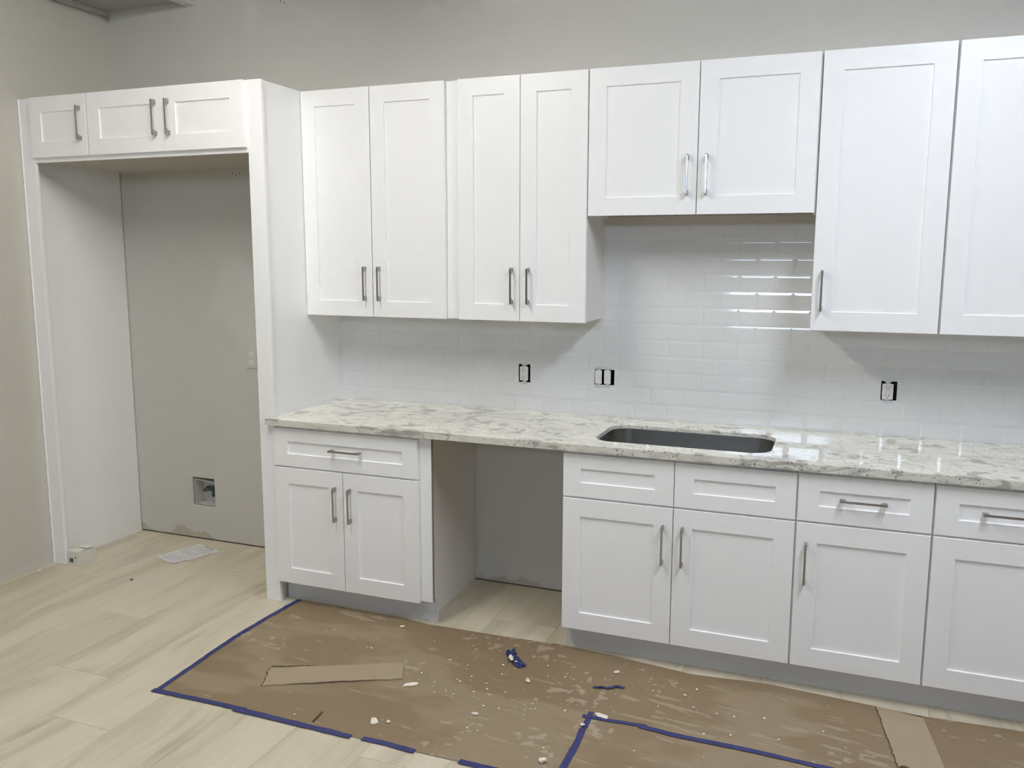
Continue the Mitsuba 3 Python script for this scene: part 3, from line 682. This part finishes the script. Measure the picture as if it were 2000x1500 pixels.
for fx, fy, fr_ in ((0.352, -.800, .010), (0.362, -.815, .008), (0.345, -.785, .006), (.385, -.825, .005)):
    g = trimesh.creation.icosphere(1, fr_); g.apply_scale([1, 1.2, .3]); g.apply_translation((fx, fy, .021)); fl.append(g)
obj('paint_fleck', cat(*fl), 'm_plaster', t)
single('tape_scrap', crumple([(0.730, -0.883), (0.756, -0.887), (0.794, -0.871), (0.815, -0.850), (0.846, -0.849)], 0.016, 8, .0012, .8), 'm_tape', 'thin twisted strip of blue tape lying on the brown paper below the sink base', 'tape scrap')

# cardboard strips
def card(corners, lift, nu, nv, th, seed, rag=.003):
    c0, c1, c2, c3 = map(np.array, corners)       # along the back edge: c0 -> c1, front edge: c3 -> c2
    r = np.random.default_rng(seed)
    u, v = np.meshgrid(np.linspace(0, 1, nu), np.linspace(0, 1, nv), indexing='ij')
    XY = (c0 * (1 - u)[..., None] + c1 * u[..., None]) * (1 - v)[..., None] + (c3 * (1 - u)[..., None] + c2 * u[..., None]) * v[..., None]
    j = np.convolve(r.normal(0, 1, nu + 2), np.ones(3) / 3, 'valid') * rag
    XY[:, 0, :] += (j[:, None] * (c0 - c3) / np.linalg.norm(c0 - c3))
    XY[:, -1, :] += (np.roll(j, 5)[:, None] * (c3 - c0) / np.linalg.norm(c0 - c3))
    e = r.normal(0, rag, nv); XY[0] += e[:, None] * (c0 - c1) / np.linalg.norm(c0 - c1)
    Z = 0.0045 + th + hz(XY[..., 0], XY[..., 1]) + lift(u, v)
    return XY[..., 0], XY[..., 1], Z
t = thing('cardboard_strip', 'torn cardboard strip lying at an angle on the left half of the brown paper', 'cardboard')
X, Y, Z = card([(-0.535, -1.215), (-0.052, -0.978), (0.006, -1.100), (-0.475, -1.347)], lambda u, v: .0035 * np.sin(3.1 * u) ** 2 * v + .002 * np.clip(u - .7, 0, 1), 44, 10, .0040, 4)
Z -= .003
obj('sheet', sheet(X, Y, Z, .0040), 'm_cardboard', t)
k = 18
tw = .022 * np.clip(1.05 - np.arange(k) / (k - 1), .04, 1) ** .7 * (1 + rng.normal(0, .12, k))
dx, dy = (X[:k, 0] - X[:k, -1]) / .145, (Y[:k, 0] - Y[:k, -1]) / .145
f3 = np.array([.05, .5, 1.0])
obj('torn_edge', sheet(X[:k, :1] + dx[:, None] * tw[:, None] * f3, Y[:k, :1] + dy[:, None] * tw[:, None] * f3, Z[:k, :1] - np.array([.0006, .0012, .0022]) + rng.normal(0, .0003, (k, 3)), .0016), 'm_card_torn_shadow', t, label='dark wedge painted as the shadow behind the back edge')
obj('torn_end', sheet(X[0, :, None] + np.array([-.0005, -.0045]), Y[0, :, None] + np.array([-.0003, -.0022]), Z[0, :, None] - np.array([.0006, .0020]), .0014), 'm_card_torn_shadow', t, label='dark wedge painted as the shadow behind the back edge')
t = thing('cardboard_strip', 'brown cardboard strip across the paper seam in front of the right base cabinets', 'cardboard')
X, Y, Z = card([(1.753, -0.642), (1.912, -0.672), (1.956, -1.010), (1.812, -1.035)], lambda u, v: 0 * u, 16, 30, .0030, 6, .002)
Z -= .0022
obj('sheet', sheet(X, Y, Z, .0030), 'm_cardboard', t)
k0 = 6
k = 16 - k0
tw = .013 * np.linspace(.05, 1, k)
obj('torn_edge', sheet(X[k0:, :1] + np.array([0, .001]), Y[k0:, :1] + tw[:, None] * np.array([.06, 1.0]), Z[k0:, :1] - np.array([.0005, .0014]), .0014), 'm_card_torn_shadow', t, label='dark wedge painted as the shadow behind the back edge')  # flat dark wedge in place of the shadow under a lifted corner
obj('edge_line', sheet(X[0, :, None] + np.array([-.0003, -.0032]), Y[0, :, None] + np.array([0, .0003]), Z[0, :, None] - np.array([.0005, .0014]), .0012), 'm_card_torn_shadow', t, label='dark cut edge')
for fx, fy in ((1.830, -1.036), (1.845, -1.042), (1.952, -1.010)):
    g = trimesh.creation.icosphere(1, .012); g.apply_scale([1.2, .6, .35]); g.apply_translation((fx, fy, .008))
    obj('torn_bit', g, 'm_card_torn_shadow', t)

# plaster chips
def chip(x, y, r, flat=.35, rot=0., stretch=1.5, seed=0, base=.0030):
    g = trimesh.creation.icosphere(1, r); q = np.random.default_rng(seed)
    v = g.vertices * (1 + q.uniform(-.3, .3, (len(g.vertices), 1))); v *= [stretch, 1, flat]
    c_, s_ = math.cos(rot), math.sin(rot); v = v @ np.array([[c_, s_, 0], [-s_, c_, 0], [0, 0, 1]])
    v[:, 2] += -v[:, 2].min() + base + float(hz(np.array([x]), np.array([y]))[0]) - .0012
    return trimesh.Trimesh(v + [x, y, 0], g.faces, process=False)
BIG = [(0.058, -1.126, .013, .15, .8, 2.4, 'long white plaster smear chip right of the left cardboard strip'), (0.061, -1.413, .013, .10, 2.2, 1.6, 'thin pale scrap near the front tape, below the left cardboard strip'),
       (0.112, -1.401, .007, .5, 0, 1.2, 'round white crumb beside the thin pale scrap near the front tape'), (0.382, -1.235, .0085, .4, .3, 1.6, 'white plaster chip between the front tape and the blue scrap'),
       (-0.226, -0.667, .008, .4, .4, 1.4, 'white plaster chip in front of the left toe kick'), (0.479, -0.939, .0085, .6, 2.2, 1.6, 'bright white plaster chip below the crumpled blue scrap'),
       (0.787, -0.739, .009, .6, .2, 1.3, 'white plaster crumb in front of the sink base toe kick'), (0.710, -1.434, .011, .7, .6, 1.4, 'white plaster chip left of the tape that runs towards the camera'),
       (0.819, -1.085, .014, .25, -.2, 1.9, 'white plaster chip behind the corner of the second paper sheet'), (0.772, -1.175, .007, .6, .2, 1.2, 'white plaster bit stuck on the tape at the second sheet corner')]
BIG += [(-2.350, -0.755, .008, .5, .4, 1.3, 'white plaster crumb on the planks beside the left stile'), (-1.360, -0.413, .007, .5, .4, 1.2, 'white plaster crumb on the planks at the right of the refrigerator bay')]
for i, (x, y, r, f, ro, st, lab) in enumerate(BIG):
    single('plaster_chip', chip(x, y, r, f, ro, st, 100 + i, base={9: .0068, 10: .0012, 11: .0012}.get(i, .0030)), 'm_plaster', lab, 'plaster chip')
m = []
for i in range(135):
    k = random.random()
    if k < .45: x, y = random.gauss(0.25, .28), random.gauss(-1.15, .17)
    elif k < .75: x, y = random.gauss(0.95, .35), random.gauss(-0.90, .09)
    else: x, y = random.uniform(-.7, 2.2), random.uniform(-1.5, -.68)
    if not (-.8 < x < 2.3 and -1.5 < y < -.66): continue
    if (-.56 < x < .03 and -1.36 < y < -.97) or (1.72 < x < 1.98 and -1.06 < y < -.6): continue      # nothing where the cardboard lies
    m.append(chip(x, y, .0014 + .0028 * random.random() ** 2, .5, random.random() * 3, 1 + random.random(), i, base=.0044 if (x > .78 and y < -1.10) else .0030))
single('plaster_crumbs', cat(*m), 'm_plaster', 'tiny white plaster crumbs scattered over the brown paper', 'debris', kind='stuff')
single('wood_sliver', cat(cyl((-0.141, -1.500, .0065), (-0.147, -1.430, .0065), .0026, 7)), 'm_card_torn_shadow', 'thin dark sliver lying on the paper near the front tape', 'debris')
single('debris_bit', chip(-1.807, -0.666, .0055, .4, .5, 1.5, 900, base=0.0012), 'm_dark_slot', 'small dark bit on the planks in front of the refrigerator bay', 'debris')
